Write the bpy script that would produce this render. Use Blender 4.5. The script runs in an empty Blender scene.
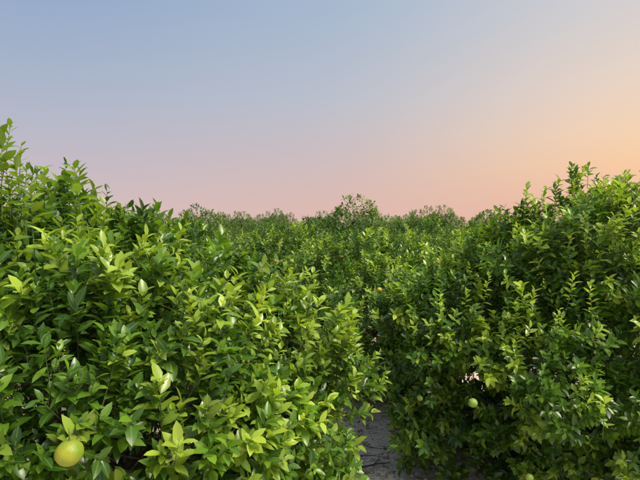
import bpy, math, random
import numpy as np
from mathutils import Vector, Matrix, noise

SEED=7
rng=np.random.default_rng(SEED); random.seed(SEED)
scene=bpy.context.scene
scene.view_settings.view_transform='Standard'
scene.view_settings.look='None'
scene.view_settings.exposure=0
CAMH=2.3; HOR=238

# ------------------------------------------------------------ materials
def new_mat(name):
    m=bpy.data.materials.new(name); m.use_nodes=True
    nt=m.node_tree; nt.nodes.clear()
    return m,nt,nt.nodes,nt.links
def leaf_material(name,dark,mid,light,young,trans=0.3,rough=0.42):
    m,nt,N,L=new_mat(name)
    out=N.new('ShaderNodeOutputMaterial')
    at=N.new('ShaderNodeAttribute'); at.attribute_name='leafdata'
    sep=N.new('ShaderNodeSeparateColor'); L.new(at.outputs['Color'],sep.inputs[0])
    ramp=N.new('ShaderNodeValToRGB'); L.new(sep.outputs[0],ramp.inputs[0])
    e=ramp.color_ramp.elements
    e[0].position=0; e[0].color=(*dark,1); e[1].position=1; e[1].color=(*light,1)
    k=e.new(.55); k.color=(*mid,1)
    mixy=N.new('ShaderNodeMix'); mixy.data_type='RGBA'
    L.new(at.outputs['Alpha'],mixy.inputs[0]); L.new(ramp.outputs[0],mixy.inputs[6]); mixy.inputs[7].default_value=(*young,1)
    mr=N.new('ShaderNodeMapRange'); mr.inputs[1].default_value=0.0; mr.inputs[2].default_value=.12; mr.inputs[3].default_value=.5; mr.inputs[4].default_value=0
    L.new(sep.outputs[1],mr.inputs[0])
    rib=N.new('ShaderNodeMix'); rib.data_type='RGBA'; L.new(mr.outputs[0],rib.inputs[0]); L.new(mixy.outputs[2],rib.inputs[6])
    rib.inputs[7].default_value=(.27,.36,.07,1)
    geo=N.new('ShaderNodeNewGeometry')
    bf=N.new('ShaderNodeMath'); bf.operation='MULTIPLY'; bf.inputs[1].default_value=.35; L.new(geo.outputs['Backfacing'],bf.inputs[0])
    und=N.new('ShaderNodeMix'); und.data_type='RGBA'; L.new(bf.outputs[0],und.inputs[0]); L.new(rib.outputs[2],und.inputs[6]); und.inputs[7].default_value=(.16,.25,.06,1)
    p=N.new('ShaderNodeBsdfPrincipled'); L.new(und.outputs[2],p.inputs['Base Color']); p.inputs['Roughness'].default_value=rough
    p.inputs['Specular IOR Level'].default_value=.5
    tr=N.new('ShaderNodeBsdfTranslucent')
    tc=N.new('ShaderNodeMix'); tc.data_type='RGBA'; tc.blend_type='MULTIPLY'; tc.inputs[0].default_value=1; L.new(mixy.outputs[2],tc.inputs[6]); tc.inputs[7].default_value=(2.2,2.15,.5,1)
    tc.clamp_result=False
    L.new(tc.outputs[2],tr.inputs[0])
    ms=N.new('ShaderNodeMixShader'); ms.inputs[0].default_value=trans
    L.new(p.outputs[0],ms.inputs[1]); L.new(tr.outputs[0],ms.inputs[2]); L.new(ms.outputs[0],out.inputs[0])
    return m
M_LEAF=leaf_material('citrus_leaf',(.025,.070,.010),(.078,.175,.014),(.175,.32,.026),(.44,.58,.07),.27,.30)
M_LEAF_HAZED=leaf_material('citrus_leaf_far_hazed',(.032,.075,.016),(.072,.145,.026),(.14,.23,.042),(.27,.37,.08),.25,.5)  # distance haze put into the leaf colour: bluer and less saturated

def bark_material(name,c1,c2,scale=30):
    m,nt,N,L=new_mat(name)
    out=N.new('ShaderNodeOutputMaterial'); p=N.new('ShaderNodeBsdfPrincipled'); p.inputs['Roughness'].default_value=.85
    tc=N.new('ShaderNodeTexCoord'); n=N.new('ShaderNodeTexNoise'); n.inputs['Scale'].default_value=scale; n.inputs['Detail'].default_value=6
    L.new(tc.outputs['Object'],n.inputs['Vector'])
    r=N.new('ShaderNodeValToRGB'); r.color_ramp.elements[0].position=.3; r.color_ramp.elements[0].color=(*c1,1); r.color_ramp.elements[1].position=.7; r.color_ramp.elements[1].color=(*c2,1)
    L.new(n.outputs[0],r.inputs[0]); L.new(r.outputs[0],p.inputs['Base Color'])
    b=N.new('ShaderNodeBump'); b.inputs['Strength'].default_value=.5; b.inputs['Distance'].default_value=.01; L.new(n.outputs[0],b.inputs['Height']); L.new(b.outputs[0],p.inputs['Normal'])
    L.new(p.outputs[0],out.inputs[0]); return m
M_BARK=bark_material('citrus_bark',(.05,.04,.03),(.15,.125,.10))
M_TWIG=bark_material('green_twig',(.06,.09,.025),(.13,.18,.05))
M_DRY=bark_material('dry_wood',(.05,.035,.025),(.13,.095,.07))
M_STONE=bark_material('stone',(.48,.38,.30),(.78,.66,.55),12)
M_LITTER=bark_material('dry_leaf',(.20,.12,.05),(.45,.32,.18),9)

def fruit_material(name,c1,c2,bs=.5):
    m,nt,N,L=new_mat(name)
    out=N.new('ShaderNodeOutputMaterial'); p=N.new('ShaderNodeBsdfPrincipled'); p.inputs['Roughness'].default_value=.42
    tc=N.new('ShaderNodeTexCoord'); n=N.new('ShaderNodeTexNoise'); n.inputs['Scale'].default_value=16; n.inputs['Detail'].default_value=4
    L.new(tc.outputs['Object'],n.inputs['Vector'])
    r=N.new('ShaderNodeValToRGB'); r.color_ramp.elements[0].position=.38; r.color_ramp.elements[0].color=(*c1,1); r.color_ramp.elements[1].position=.62; r.color_ramp.elements[1].color=(*c2,1)
    L.new(n.outputs[0],r.inputs[0]); L.new(r.outputs[0],p.inputs['Base Color'])
    v=N.new('ShaderNodeTexVoronoi'); v.inputs['Scale'].default_value=400; L.new(tc.outputs['Object'],v.inputs['Vector'])
    b=N.new('ShaderNodeBump'); b.inputs['Strength'].default_value=bs; b.inputs['Distance'].default_value=.001; L.new(v.outputs[0],b.inputs['Height']); L.new(b.outputs[0],p.inputs['Normal'])
    L.new(p.outputs[0],out.inputs[0]); return m
M_FRUIT_Y=fruit_material('ripening_peel',(.16,.27,.014),(.34,.35,.018),.45)
M_FRUIT_G=fruit_material('green_peel',(.17,.32,.04),(.33,.43,.06))
M_FRUIT_O=fruit_material('orange_peel',(.70,.38,.03),(.75,.50,.05))

# ------------------------------------------------------------ mesh helpers
def mesh_from(name,verts,faces_flat,loop_tot,mats,matidx=None,data=None,smooth=True):
    me=bpy.data.meshes.new(name)
    verts=np.asarray(verts,dtype=np.float32); faces_flat=np.asarray(faces_flat,dtype=np.int32); loop_tot=np.asarray(loop_tot,dtype=np.int32)
    me.vertices.add(len(verts)); me.vertices.foreach_set('co',verts.ravel())
    me.loops.add(len(faces_flat)); me.loops.foreach_set('vertex_index',faces_flat)
    me.polygons.add(len(loop_tot))
    st=np.concatenate([[0],np.cumsum(loop_tot)[:-1]]).astype(np.int32)
    me.polygons.foreach_set('loop_start',st); me.polygons.foreach_set('loop_total',loop_tot)
    if matidx is not None: me.polygons.foreach_set('material_index',np.asarray(matidx,dtype=np.int32))
    me.polygons.foreach_set('use_smooth',np.full(len(loop_tot),smooth))
    for m in mats: me.materials.append(m)
    if data is not None:
        a=me.attributes.new('leafdata','FLOAT_COLOR','POINT'); a.data.foreach_set('color',np.asarray(data,dtype=np.float32).ravel())
    me.update(calc_edges=True)
    return me
def norm(a): return a/np.maximum(np.linalg.norm(a,axis=-1,keepdims=True),1e-9)

def tubes(paths):
    V=[];F=[];T=[];off=0
    for pts,rad,k in paths:
        pts=np.asarray(pts,float); n=len(pts)
        tan=norm(np.gradient(pts,axis=0))
        ref=np.array([.31,.87,.13]); 
        s=norm(np.cross(tan,ref)); u=np.cross(s,tan)
        ang=np.arange(k)*2*math.pi/k
        ring=pts[:,None,:]+np.asarray(rad)[:,None,None]*(s[:,None,:]*np.cos(ang)[None,:,None]+u[:,None,:]*np.sin(ang)[None,:,None])
        V.append(ring.reshape(-1,3))
        for i in range(n-1):
            for j in range(k):
                j2=(j+1)%k
                F+= [off+i*k+j,off+i*k+j2,off+(i+1)*k+j2,off+(i+1)*k+j]; T.append(4)
        off+=n*k
    return np.concatenate(V),F,T

rows=[(.14,.52),(.42,1.0),(.74,.74)]
TT=[0.0];SS=[0.0]
for t,w in rows:
    for s in (-1,0,1): TT.append(t);SS.append(s*w)
TT.append(1.0);SS.append(0.0)
TT=np.array(TT);SS=np.array(SS)
FH=[0,2,1, 0,3,2]; LH=[3,3]
for r in range(2):
    b=1+3*r
    FH+=[b,b+1,b+4,b+3, b+1,b+2,b+5,b+4]; LH+=[4,4]
FH+=[7,8,10, 8,9,10]; LH+=[3,3]
FH=np.array(FH);LH=np.array(LH)
TL=np.array([0,.45,.45,.45,1.]);SL=np.array([0,-1,0,1,0.])
FL=np.array([0,2,1,0,3,2,1,2,4,2,3,4]);LL=np.array([3,3,3,3])

def leaves_geo(P,D,U,Ln,Wd,tint,young,low=False):
    T,S,F,LT=(TL,SL,FL,LL) if low else (TT,SS,FH,LH)
    n=len(P)
    U=norm(U-D*np.sum(U*D,1,keepdims=True)); S3=np.cross(D,U)
    curl=rng.uniform(-.02,.32,n); fold=rng.uniform(.1,.6,n); tw=rng.normal(0,.14,n)
    t=T[None,:,None]; s=S[None,:,None]
    co=P[:,None,:]+D[:,None,:]*t*Ln[:,None,None]+S3[:,None,:]*s*Wd[:,None,None]
    h=-curl[:,None]*(T[None,:]**2)*Ln[:,None]+fold[:,None]*np.abs(S)[None,:]*Wd[:,None]+tw[:,None]*S[None,:]*T[None,:]*Wd[:,None]
    co=co+U[:,None,:]*h[:,:,None]
    v=co.reshape(-1,3)
    f=(F[None,:]+np.arange(n)[:,None]*len(T)).ravel()
    lt=np.tile(LT,n)
    d=np.zeros((n,len(T),4)); d[:,:,0]=tint[:,None]; d[:,:,1]=np.abs(S)[None,:]; d[:,:,2]=T[None,:]; d[:,:,3]=young[:,None]
    return v,f,lt,d.reshape(-1,4)

def shoots_to_mesh(name,P,D,Ls,nl,youth,scale=1.0,low=False,mats=None,leaf=.083):
    n=len(P)
    idx=np.repeat(np.arange(n),nl); 
    k=np.concatenate([np.arange(c) for c in nl]); fr=((k+.6)/np.maximum(nl[idx],1))**.72
    ref=norm(rng.normal(size=(n,3))); A=norm(np.cross(D,ref)); B=np.cross(D,A)
    ph=rng.uniform(0,6.28,n)
    ang=ph[idx]+k*2.39996+rng.normal(0,.25,len(k))
    perp=A[idx]*np.cos(ang)[:,None]+B[idx]*np.sin(ang)[:,None]
    a=np.radians(84-44*fr+rng.normal(0,12,len(k)))
    Dl=norm(D[idx]*np.cos(a)[:,None]+perp*np.sin(a)[:,None]+np.array([0,0,.03]))
    up=np.array([0,0,1.0])
    sag=up*(.12*fr**2*Ls[idx])[:,None]
    Pl=P[idx]+D[idx]*(fr*Ls[idx])[:,None]+sag
    U=norm(D[idx]*.8+up*.75+rng.normal(0,.25,(len(k),3)))
    yl=youth[idx]*np.clip(.35+.8*fr,0,1)*rng.uniform(.7,1.1,len(k))
    lsc=np.clip(rng.normal(1,.16,n),.68,1.35)
    Ln=leaf*scale*rng.uniform(.74,1.18,len(k))*(1-.5*np.clip(fr-.6,0,1))*lsc[idx]
    Wd=Ln*rng.uniform(.20,.27,len(k))
    tint=np.clip(rng.normal(.47,.2,len(k))+(rng.normal(0,.24,n))[idx],0,1)
    v,f,lt,d=leaves_geo(Pl,Dl,U,Ln,Wd,tint,np.clip(yl,0,1),low)
    mi=np.zeros(len(lt),int)
    if not low:
        tt=np.array([-.35,.5,1.0]); rr=np.array([.0032,.0024,.001])*scale
        ang3=np.arange(3)*2.0944
        c=P[:,None,:]+D[:,None,:]*(tt[None,:]*Ls[:,None])[:,:,None]+up*(.12*(np.clip(tt,0,1)**2)[None,:]*Ls[:,None])[:,:,None]
        ring=c[:,:,None,:]+rr[None,:,None,None]*(A[:,None,None,:]*np.cos(ang3)[None,None,:,None]+B[:,None,None,:]*np.sin(ang3)[None,None,:,None])
        tv=ring.reshape(-1,3)
        base=[]
        for i in range(2):
            for j in range(3):
                j2=(j+1)%3; base+=[i*3+j,i*3+j2,(i+1)*3+j2,(i+1)*3+j]
        base=np.array(base)
        tf=(base[None,:]+np.arange(n)[:,None]*9).ravel()+len(v)
        v=np.concatenate([v,tv]); f=np.concatenate([f,tf]); lt=np.concatenate([lt,np.full(6*n,4)]); mi=np.concatenate([mi,np.ones(6*n,int)])
        d=np.concatenate([d,np.zeros((len(tv),4))])
    return mesh_from(name,v,f,lt,mats or [M_LEAF,M_TWIG],mi,d)

def sample_crown(lobes,density,seed,youngp=.10,groundz=.08,clump=.16,csp=.50,amp=1.0,spr=.07):
    P=[];D=[];Ls=[];Y=[]
    off=Vector((seed*3.17,seed*1.3,seed*.7))
    C=np.array([l[0] for l in lobes]);R=np.array([l[1] for l in lobes])
    for li,(c,r) in enumerate(lobes):
        c=np.array(c);r=np.array(r)
        a,b,cc=r; p=1.6075
        area=4*math.pi*(((a*b)**p+(a*cc)**p+(b*cc)**p)/3)**(1/p)
        n=int(area*density)
        nc=max(8,int(area/(csp*csp)*.95))
        cd=norm(rng.normal(size=(nc,3))); cp=c+r*cd
        cr=rng.uniform(.6,1.3,nc)*csp*.72; camp=rng.uniform(.08,.40,nc)*amp; cy=(rng.random(nc)<.4)*1.0
        dirs=norm(rng.normal(size=(n,3)))
        for d in dirs:
            nd=Vector(d)*1.9+off+Vector((li*5,0,0))
            s0=c+r*d
            dist=np.linalg.norm(cp-s0,axis=1)/cr; ci=int(np.argmin(dist)); q2=dist[ci]
            bump=camp[ci]*max(0,1-q2*q2)-.32*amp*min(1,max(0,(q2-.75)/.35))
            k=1+clump*noise.noise(nd)
            u=rng.random()
            dep=rng.uniform(.92,1.0) if u<.74 else rng.uniform(.60,.92)
            if q2>.88 and dep>.88 and rng.random()<.62: continue
            q=c+r*d*(k*dep)+norm(r*d)*bump
            if q[2]<groundz: continue
            inside=False
            for lj in range(len(lobes)):
                if lj!=li and np.sum(((q-C[lj])/R[lj])**2)<.66: inside=True;break
            if inside: continue
            nrm=norm(d/r)
            cdir=norm(s0-(cp[ci]-norm(r*cd[ci])*.22))
            upf=.75 if q[2]>1.2 else (.45 if q[2]>.6 else .05)
            dd=norm(nrm*.5+cdir*.7+np.array([0,0,upf])+rng.normal(0,.28,3))
            top=nrm[2]>.3
            L=rng.uniform(.12,.26)
            y=0
            if dep>.88:
                if q2<.85 and rng.random()<youngp*(2.2 if top else 1.0)*(1.9 if cy[ci] else .4): y=rng.uniform(.3,1.0); L*=1.2
                if top and rng.random()<spr: L*=1.5; dd=norm(dd+np.array([0,0,1.0]))
            P.append(q-dd*L*.45);D.append(dd);Ls.append(L);Y.append(y)
    return np.array(P),np.array(D),np.array(Ls),np.array(Y)

def limb_paths(base,lobes,nl,seed,h0=.45):
    r=random.Random(seed); paths=[]
    b=np.array(base,float)
    tr=[b+np.array([0,0,-.1]),b+np.array([.01,0,.0]),b+np.array([.02,-.01,.22]),b+np.array([.0,.02,h0])]
    paths.append((tr,[.12,.095,.08,.075],10))
    root=tr[-1]
    for i in range(nl):
        c,rad=lobes[i%len(lobes)]
        az=r.uniform(0,6.28); el=r.uniform(.1,1.2)
        end=np.array(c)+np.array(rad)*.66*np.array([math.cos(az)*math.cos(el),math.sin(az)*math.cos(el),math.sin(el)])
        n=7; pts=[]
        mid=(root+end)/2+np.array([r.uniform(-.2,.2),r.uniform(-.2,.2),r.uniform(-.05,.2)])
        for j in range(n):
            t=j/(n-1); pts.append((1-t)**2*root+2*t*(1-t)*mid+t*t*end+np.array([r.uniform(-.02,.02) for _ in range(3)])*(0<j))
        paths.append((pts,np.linspace(.045,.010,n),7))
        for s in range(5):
            j=r.randint(1,4); st=pts[j]; dv=norm(st-np.array(c)*1.0+np.array([r.uniform(-.8,.8),r.uniform(-.8,.8),r.uniform(-.3,.4)]))
            ln=r.uniform(.3,.5); bend=np.array([r.uniform(-.1,.1),r.uniform(-.1,.1),.05])
            pp=[st+dv*ln*t+bend*t*t for t in (0,.33,.66,1)]
            paths.append((pp,[.014,.010,.007,.003],5))
    return paths

def link(o,parent=None):
    scene.collection.objects.link(o)
    if parent: o.parent=parent
    return o
def empty(name,loc=(0,0,0)):
    e=bpy.data.objects.new(name,None); e.empty_display_size=.3; e.location=loc; return link(e)

def fruit_mesh(name,r,mat):
    import bmesh
    bm=bmesh.new(); bmesh.ops.create_uvsphere(bm,u_segments=32,v_segments=20,radius=r)
    for v in bm.verts:
        n=v.co.normalized(); v.co*=1+.03*noise.noise(n*2.1)
        v.co.z*=.96
        if n.z>.9: v.co.z-=r*.05*(n.z-.9)*10
    n0=len(bm.faces)
    bmesh.ops.create_cone(bm,segments=5,radius1=r*.16,radius2=r*.06,depth=r*.08,cap_ends=True,matrix=Matrix.Translation((0,0,r*.93)))
    bmesh.ops.create_cone(bm,segments=6,radius1=r*.05,radius2=r*.035,depth=r*.9,cap_ends=True,matrix=Matrix.Translation((0,0,r*1.35)))
    bm.faces.ensure_lookup_table()
    for i,f in enumerate(bm.faces):
        f.smooth=True; f.material_index=1 if i>=n0 else 0
    me=bpy.data.meshes.new(name); bm.to_mesh(me); bm.free(); me.materials.append(mat); me.materials.append(M_TWIG); return me
FY=fruit_mesh('fruit_yellow',.040,M_FRUIT_Y); FG=fruit_mesh('fruit_green',.036,M_FRUIT_G); FO=fruit_mesh('fruit_orange',.038,M_FRUIT_O)

def make_tree(name,lobes,base,density,seed,fruits=(),youngp=.1,extra=None,clearpts=(),limbs=()):
    root=empty(name,base)
    P,D,Ls,Y=sample_crown(lobes,density,seed,youngp)
    if extra is not None:
        eP,eD,eL,eY=extra
        P=np.concatenate([P,eP]);D=np.concatenate([D,eD]);Ls=np.concatenate([Ls,eL]);Y=np.concatenate([Y,eY])
    for cp,cr in clearpts:
        a=np.array(cp); tip=P+D*(Ls*.6)[:,None]
        cam=np.array([0,0,CAMH]); ax=norm(cam-a)
        rel=tip-a; along=rel@ax; perp=np.linalg.norm(rel-along[:,None]*ax,axis=1)
        keep=~((along>-.03)&(perp<cr))
        P,D,Ls,Y=P[keep],D[keep],Ls[keep],Y[keep]
    nl=np.clip((Ls/.017).astype(int),7,19)
    b=np.array(base)
    me=shoots_to_mesh(name+'_leaves',P-b,D,Ls,nl,Y)
    link(bpy.data.objects.new('foliage',me),root)
    lp=limb_paths((0,0,0),[(np.array(c)-b,r) for c,r in lobes],10,seed)
    for pts,rad in limbs: lp.append(([np.array(q)-b for q in pts],rad,7))
    v,f,t=tubes(lp)
    link(bpy.data.objects.new('trunk_and_limbs',mesh_from('limbs',v,f,t,[M_BARK])),root)
    for i,(fm,loc,sc) in enumerate(fruits):
        o=bpy.data.objects.new('orange_fruit_%d'%(i+1),fm); o.location=np.array(loc)-b; o.scale=(sc,)*3; o.rotation_euler=(rng.uniform(-.3,.3),rng.uniform(-.3,.3),rng.uniform(0,6)); link(o,root)
    print(name,'shoots',len(P))
    return root

def pix(px,py,d): return ((px-320)/481*d, d, CAMH-(py-HOR)/481*d)

def sprouts(lst):
    P=[];D=[];L=[];Y=[]
    for px,py,d,ln,y in lst:
        tip=np.array(pix(px,py,d)); dd=norm(np.array([rng.uniform(-.25,.25),rng.uniform(-.2,.2),1.0]))
        P.append(tip-dd*ln*1.1);D.append(dd);L.append(ln);Y.append(y)
    return np.array(P),np.array(D),np.array(L),np.array(Y)

# ------------------------------------------------------------ near trees
exA=sprouts([(12,124,2.55,.34,.45),(22,146,2.6,.3,.5),(2,138,2.5,.3,.3),(14,160,2.5,.3,.4),(28,170,2.55,.28,.2),(5,165,2.5,.28,.5),(74,166,2.7,.28,.3),(45,168,2.7,.28,.6),(60,180,2.7,.28,.2),(80,190,2.8,.25,.4),(95,198,2.9,.25,.3),
  (120,206,3.0,.25,.4),(148,212,3.2,.25,.5),(170,216,3.3,.22,.3),(105,205,2.7,.2,.5),(30,185,2.3,.3,.5),(350,322,3.3,.25,.9),(344,330,3.2,.22,.7),(322,345,3.1,.22,.5)])
lobA=[((-1.88,3.5,1.18),(1.78,1.75,1.02)),((-2.05,3.0,1.88),(.80,.78,.64)),((-1.15,2.45,1.12),(.78,.68,.72)),((-.56,3.5,1.24),(.55,.74,.52))]
br=[([pix(205,480,3.0),pix(196,430,2.75),pix(186,395,2.6),pix(180,375,2.55),pix(160,345,2.6)],[.016,.014,.012,.010,.006])]
treeA=make_tree('orange_tree',lobA,(-1.6,3.5,0),215,1,
   fruits=[(FY,pix(69,453,1.44),1.0),(FG,pix(278,404,2.2),.68)],youngp=.17,extra=exA,
   clearpts=[(pix(69,453,1.44),.034),(pix(278,404,2.2),.055),(pix(188,402,2.6),.07),(pix(184,385,2.6),.05)],limbs=br)
exB=sprouts([(527,186,4.7,.32,.6),(560,180,4.8,.32,.3),(575,180,4.8,.34,.5),(615,180,4.7,.34,0),(632,190,4.6,.3,0),(500,210,4.8,.28,.3),(545,190,4.9,.3,.6),(590,192,4.7,.3,.5),(605,198,4.7,.3,.2),(625,200,4.6,.3,.2),(482,222,4.8,.25,.3),
  (535,290,3.9,.25,1),(490,275,4.2,.25,.9),(590,285,3.8,.25,1),(605,400,3.4,.2,.9),(560,310,3.8,.25,.9),(515,300,4.0,.22,.8),(520,285,4.0,.24,.9),(575,275,3.9,.24,.9)])
lobB=[((2.45,5.2,1.10),(1.66,1.45,1.0)),((2.75,4.95,1.95),(.95,.85,.68)),((1.32,5.2,1.02),(.50,.72,.66)),((1.62,4.65,.45),(.60,.5,.48)),((2.7,4.45,.45),(.95,.62,.5))]
treeB=make_tree('orange_tree',lobB,(2.3,5.2,0),205,2,
   fruits=[(FG,pix(473,403,3.75),1.0),(FG,pix(530,478,3.6),.8),(FG,pix(420,398,4.3),.8)],youngp=.18,extra=exB,clearpts=[(pix(473,403,3.75),.055),(pix(530,478,3.6),.04)])

# ------------------------------------------------------------ generic trees, instanced
def generic(seed,h=2.5):
    r=random.Random(seed)
    lobes=[((0,0,h*.44),(1.45,1.4,h*.44)),((r.uniform(-.25,.25),r.uniform(-.25,.25),h*.72),(.8,.75,h*.27))]
    for i in range(5):
        a=i*1.257+r.uniform(-.4,.4); lobes.append(((.85*math.cos(a),.85*math.sin(a),r.uniform(.8,1.5)),(.7,.7,r.uniform(.6,.8))))
    return lobes
hi=[]
for s in (11,12):
    lobes=generic(s); P,D,Ls,Y=sample_crown(lobes,120,s,.15,csp=.6,amp=1.15,spr=.03)
    nl=np.clip((Ls/.020).astype(int),7,16)
    me=shoots_to_mesh('orange_tree_leaves_%d'%s,P,D,Ls,nl,Y)
    v,f,t=tubes(limb_paths((0,0,0),lobes,8,s)); ml=mesh_from('orange_tree_limbs_%d'%s,v,f,t,[M_BARK]); hi.append((me,ml))
    print('hi',len(P),np.max(P[:,2]))
lo=[]
for s in (21,22,23):
    lobes=generic(s); P,D,Ls,Y=sample_crown(lobes,85,s,.12,clump=.18,csp=.8,amp=1.1,spr=0)
    nl=np.full(len(P),6)
    me=shoots_to_mesh('far_leaves_%d'%s,P,D,Ls*.65,nl,Y,1.0,True,[M_LEAF_HAZED,M_TWIG],leaf=.11)
    lo.append(me); print('lo',len(P),np.max(P[:,2]))

# x,y,width scale,height(m),kind
mids=[(.66,7.8,.95,2.42,0),(-2.3,7.7,1.02,2.46,1),(-1.0,12.2,1.08,2.66,0),(4.6,9.8,1.08,2.62,1),(-6.2,7.2,1.15,2.5,0),(2.7,12.6,1.04,2.72,1),(7.4,6.8,1.1,2.6,1),(-5.0,11.8,1.1,2.6,1),(6.6,13.4,1.1,2.6,0),(-5.4,2.8,1.05,2.6,1),(6.2,2.2,1.0,2.6,0)]
for i,(x,y,s,h,k) in enumerate(mids):
    rt=empty('orange_tree',(x,y,0)); rt.rotation_euler=(0,0,rng.uniform(0,6.28)); rt.scale=(s,s,h/2.66)
    link(bpy.data.objects.new('foliage',hi[k][0]),rt); link(bpy.data.objects.new('trunk_and_limbs',hi[k][1]),rt)
    if i<6:
        inv=(Matrix.Translation(rt.location)@rt.rotation_euler.to_matrix().to_4x4()@Matrix.Diagonal((*rt.scale,1))).inverted()
        for j in range(10):
            a=rng.uniform(3.5,5.9); z=rng.uniform(.8,2.0); rr=1.66*s*math.sqrt(max(0,1-((z-1.1)/1.4)**2))+.2
            wp=Vector((x+rr*math.cos(a),y+rr*math.sin(a),z))
            o=bpy.data.objects.new('orange_fruit_%d'%(j+1),random.choice([FO,FO,FG])); o.location=inv@wp; link(o,rt)
far=empty('distant_orange_trees')
cnt=0; y=16.8
while y<130:
    x=-(y*.76+4)+rng.uniform(0,2)
    while x<y*.76+4:
        o=bpy.data.objects.new('crown',lo[cnt%3]); o.location=(x+rng.normal(0,.3),y+rng.normal(0,.35),0)
        h=min(2.45+y*.025,3.8)*rng.uniform(.85,1.16)*(1+.14*noise.noise(Vector((x*.1,y*.1,0))))
        s=rng.uniform(.95,1.2)
        o.scale=(s,s,h/2.6); o.rotation_euler=(0,0,rng.uniform(0,6.28)); link(o,far); cnt+=1
        x+=4.3
    y+=4.5 if y<45 else 8
for px,d,s in [(265,70,5.6),(275,73,6.2),(284,71,5.7),(425,40,4.5),(437,42,4.7),(330,77,5.3),(232,50,4.6),(240,52,4.7),(375,60,4.7)]:
    o=bpy.data.objects.new('crown',lo[cnt%3]); o.location=((px-320)/481*d,d,0); o.scale=(1.5,1.5,s/2.6); link(o,far); cnt+=1
print('far',cnt)

# ------------------------------------------------------------ ground
def ground():
    xs=np.concatenate([[-2500,-600,-150,-40,-15],np.linspace(-6,6,121),[15,40,150,600,2500]])
    ys=np.concatenate([[-600,-100,-20],np.linspace(-2,10,121),[20,50,150,600,3000]])
    V=[]
    for yy in ys:
        for xx in xs:
            z=0
            if abs(xx)<=6 and -2<=yy<=10:
                z=.035*noise.noise(Vector((xx*.9,yy*.9,1)))+.018*noise.noise(Vector((xx*4,yy*4,3)))+.008*noise.noise(Vector((xx*13,yy*13,3)))
            V.append((xx,yy,z))
    nx=len(xs);F=[]
    for j in range(len(ys)-1):
        for i in range(nx-1):
            F+=[j*nx+i,j*nx+i+1,(j+1)*nx+i+1,(j+1)*nx+i]
    m,nt,N,L=new_mat('dry_soil')
    out=N.new('ShaderNodeOutputMaterial'); p=N.new('ShaderNodeBsdfPrincipled'); p.inputs['Roughness'].default_value=.95
    tc=N.new('ShaderNodeTexCoord')
    n1=N.new('ShaderNodeTexNoise'); n1.inputs['Scale'].default_value=2.2; n1.inputs['Detail'].default_value=8; L.new(tc.outputs['Object'],n1.inputs['Vector'])
    n2=N.new('ShaderNodeTexNoise'); n2.inputs['Scale'].default_value=38; n2.inputs['Detail'].default_value=6; L.new(tc.outputs['Object'],n2.inputs['Vector'])
    ad=N.new('ShaderNodeMath'); ad.operation='ADD'; L.new(n1.outputs[0],ad.inputs[0]); L.new(n2.outputs[0],ad.inputs[1])
    hf=N.new('ShaderNodeMath'); hf.operation='MULTIPLY'; hf.inputs[1].default_value=.5; L.new(ad.outputs[0],hf.inputs[0])
    r=N.new('ShaderNodeValToRGB'); r.color_ramp.elements[0].position=.36; r.color_ramp.elements[0].color=(.50,.38,.29,1); r.color_ramp.elements[1].position=.56; r.color_ramp.elements[1].color=(.80,.66,.54,1)
    L.new(hf.outputs[0],r.inputs[0]); L.new(r.outputs[0],p.inputs['Base Color'])
    b=N.new('ShaderNodeBump'); b.inputs['Strength'].default_value=.7; b.inputs['Distance'].default_value=.02; L.new(n2.outputs[0],b.inputs['Height']); L.new(b.outputs[0],p.inputs['Normal'])
    L.new(p.outputs[0],out.inputs[0])
    me=mesh_from('ground',V,F,[4]*(len(F)//4),[m]); link(bpy.data.objects.new('ground',me))
ground()
def gz(xx,yy): return .035*noise.noise(Vector((xx*.9,yy*.9,1)))+.018*noise.noise(Vector((xx*4,yy*4,3)))
def gravel(n=4500):
    base=np.array([(0,0,1),(.9,0,.2),(.28,.85,.25),(-.72,.53,.15),(-.72,-.53,.2),(.28,-.85,.1),(0,0,-.5)])
    tri=np.array([0,1,2,0,2,3,0,3,4,0,4,5,0,5,1,6,2,1,6,3,2,6,4,3,6,5,4,6,1,5])
    V=[];F=[]
    for i in range(n):
        x=rng.uniform(-.8,1.8);y=rng.uniform(3.5,7); s=min(.005+rng.exponential(.008),.04)
        a=rng.uniform(0,6.28);c,q=math.cos(a),math.sin(a)
        b=base*(1+rng.normal(0,.18,base.shape))*s*np.array([1.2,.9,.65])
        V.append(np.stack([b[:,0]*c-b[:,1]*q+x,b[:,0]*q+b[:,1]*c+y,b[:,2]+gz(x,y)+s*.2],1)); F.append(tri+7*i)
    link(bpy.data.objects.new('gravel',mesh_from('gravel',np.concatenate(V),np.concatenate(F),[3]*(10*n),[M_STONE],smooth=False)))
gravel()
n=2200
P=np.stack([rng.uniform(-1.8,3,n),rng.uniform(1.6,7.5,n),np.zeros(n)],1); P[:,2]=[gz(a,b)+.012 for a,b in P[:,:2]]
aa=rng.uniform(0,6.28,n); D=norm(np.stack([np.cos(aa),np.sin(aa),rng.normal(0,.15,n)],1)); U=norm(np.array([0,0,1.])+rng.normal(0,.25,(n,3)))
Ln=rng.uniform(.03,.08,n)
v,f,lt,d=leaves_geo(P,D,U,Ln,Ln*.22,np.ones(n),np.zeros(n))
link(bpy.data.objects.new('fallen_leaves',mesh_from('fallen_leaves',v,f,lt,[M_LITTER])))
tp=[]
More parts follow.
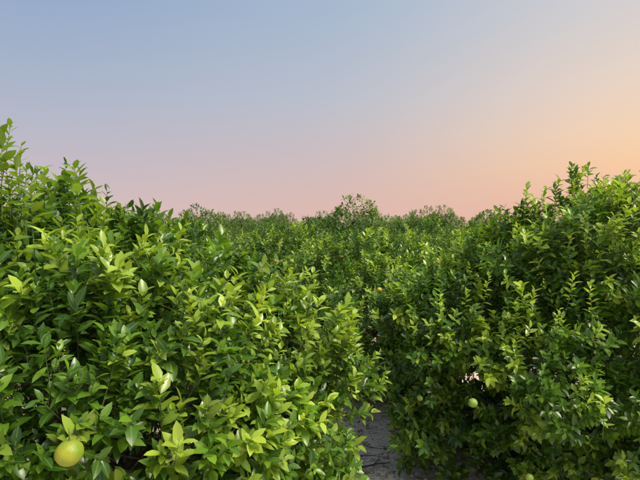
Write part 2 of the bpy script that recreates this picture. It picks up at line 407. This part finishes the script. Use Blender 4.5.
for (x0,y0,x1,y1,r0) in [(.36,4.75,.74,4.92,.012),(.3,5.1,.7,5.0,.006),(.54,4.82,.66,5.1,.006),(.2,4.7,.45,4.9,.005),(.5,5.25,.8,5.15,.006)]:
    pts=[]
    for t in np.linspace(0,1,6):
        x=x0+(x1-x0)*t+rng.normal(0,.012);y_=y0+(y1-y0)*t+rng.normal(0,.012); pts.append((x,y_,gz(x,y_)+.02+rng.uniform(0,.015)))
    tp.append((pts,np.linspace(r0,r0*.4,6),6))
v,f,t=tubes(tp); link(bpy.data.objects.new('fallen_branch',mesh_from('fallen_branch',v,f,t,[M_DRY])))

# ------------------------------------------------------------ sky + light
KEY_AZ=math.radians(120)
KEY_EL=math.radians(52)
w=bpy.data.worlds.new('World'); scene.world=w; w.use_nodes=True
N=w.node_tree.nodes; L=w.node_tree.links; N.clear()
out=N.new('ShaderNodeOutputWorld'); bg=N.new('ShaderNodeBackground'); L.new(bg.outputs[0],out.inputs[0])
tc=N.new('ShaderNodeTexCoord'); sp=N.new('ShaderNodeSeparateXYZ'); L.new(tc.outputs['Generated'],sp.inputs[0])
def lin(c): 
    return tuple(((v/255)/12.92 if v/255<=.04045 else ((v/255+.055)/1.055)**2.4) for v in c)
def ramp(stops):
    r=N.new('ShaderNodeValToRGB'); e=r.color_ramp.elements
    r.color_ramp.interpolation='LINEAR'
    e[0].position=stops[0][0]; e[0].color=(*lin(stops[0][1]),1)
    e[1].position=stops[-1][0]; e[1].color=(*lin(stops[-1][1]),1)
    for p,c in stops[1:-1]:
        k=e.new(p); k.color=(*lin(c),1)
    L.new(sp.outputs[2],r.inputs[0]); return r
rl=ramp([(0,(210,189,193)),(.04,(212,190,191)),(.10,(201,187,194)),(.2,(182,184,200)),(.3,(164,178,201)),(.43,(144,167,200)),(1,(155,172,205))])
rm=ramp([(0,(222,183,178)),(.04,(222,185,175)),(.09,(216,186,180)),(.17,(203,188,191)),(.27,(187,191,203)),(.43,(166,184,206)),(1,(155,172,205))])
rr=ramp([(0,(236,180,158)),(.06,(241,188,155)),(.13,(251,205,160)),(.19,(248,213,178)),(.27,(236,213,195)),(.38,(216,209,207)),(.45,(204,206,212)),(1,(155,172,205))])
at=N.new('ShaderNodeMath'); at.operation='ARCTAN2'; L.new(sp.outputs[0],at.inputs[0]); L.new(sp.outputs[1],at.inputs[1])
def mrange(a,b):
    m=N.new('ShaderNodeMapRange'); m.interpolation_type='SMOOTHSTEP'; m.inputs[1].default_value=math.radians(a); m.inputs[2].default_value=math.radians(b); L.new(at.outputs[0],m.inputs[0]); return m
m1=mrange(-38,6); m2=mrange(-4,42); m3=mrange(80,150)
def mix(f,a,b):
    m=N.new('ShaderNodeMix'); m.data_type='RGBA'; L.new(f,m.inputs[0]); L.new(a,m.inputs[6]); L.new(b,m.inputs[7]); return m.outputs[2]
c=mix(m1.outputs[0],rl.outputs[0],rm.outputs[0]); c=mix(m2.outputs[0],c,rr.outputs[0]); c=mix(m3.outputs[0],c,rl.outputs[0])
sky=N.new('ShaderNodeTexSky'); sky.sky_type='NISHITA'; sky.sun_disc=False; sky.sun_elevation=KEY_EL; sky.sun_rotation=KEY_AZ
sc=N.new('ShaderNodeVectorMath'); sc.operation='SCALE'; sc.inputs['Scale'].default_value=.001; L.new(sky.outputs[0],sc.inputs[0])
ad=N.new('ShaderNodeVectorMath'); ad.operation='ADD'; L.new(c,ad.inputs[0]); L.new(sc.outputs[0],ad.inputs[1])
L.new(ad.outputs[0],bg.inputs[0]); bg.inputs[1].default_value=1.0
sd=bpy.data.lights.new('added_key_light','SUN'); sd.energy=5.0; sd.angle=math.radians(24); sd.color=(1,.91,.74)  # broad key lamp added to brighten the foliage; the dusk sun is near the horizon
so=bpy.data.objects.new('added_key_light',sd); link(so)
dv=Vector((math.sin(KEY_AZ)*math.cos(KEY_EL),math.cos(KEY_AZ)*math.cos(KEY_EL),math.sin(KEY_EL)))
so.rotation_euler=dv.to_track_quat('Z','Y').to_euler(); so.location=(20,10,20)

# ------------------------------------------------------------ camera
cd=bpy.data.cameras.new('camera'); cd.sensor_width=36; cd.lens=36*481/640; cd.clip_start=.05; cd.clip_end=6000
co=bpy.data.objects.new('camera',cd); link(co); co.location=(0,0,CAMH); co.rotation_euler=(math.radians(90)-math.atan((240-HOR)/481),0,0)
scene.camera=co
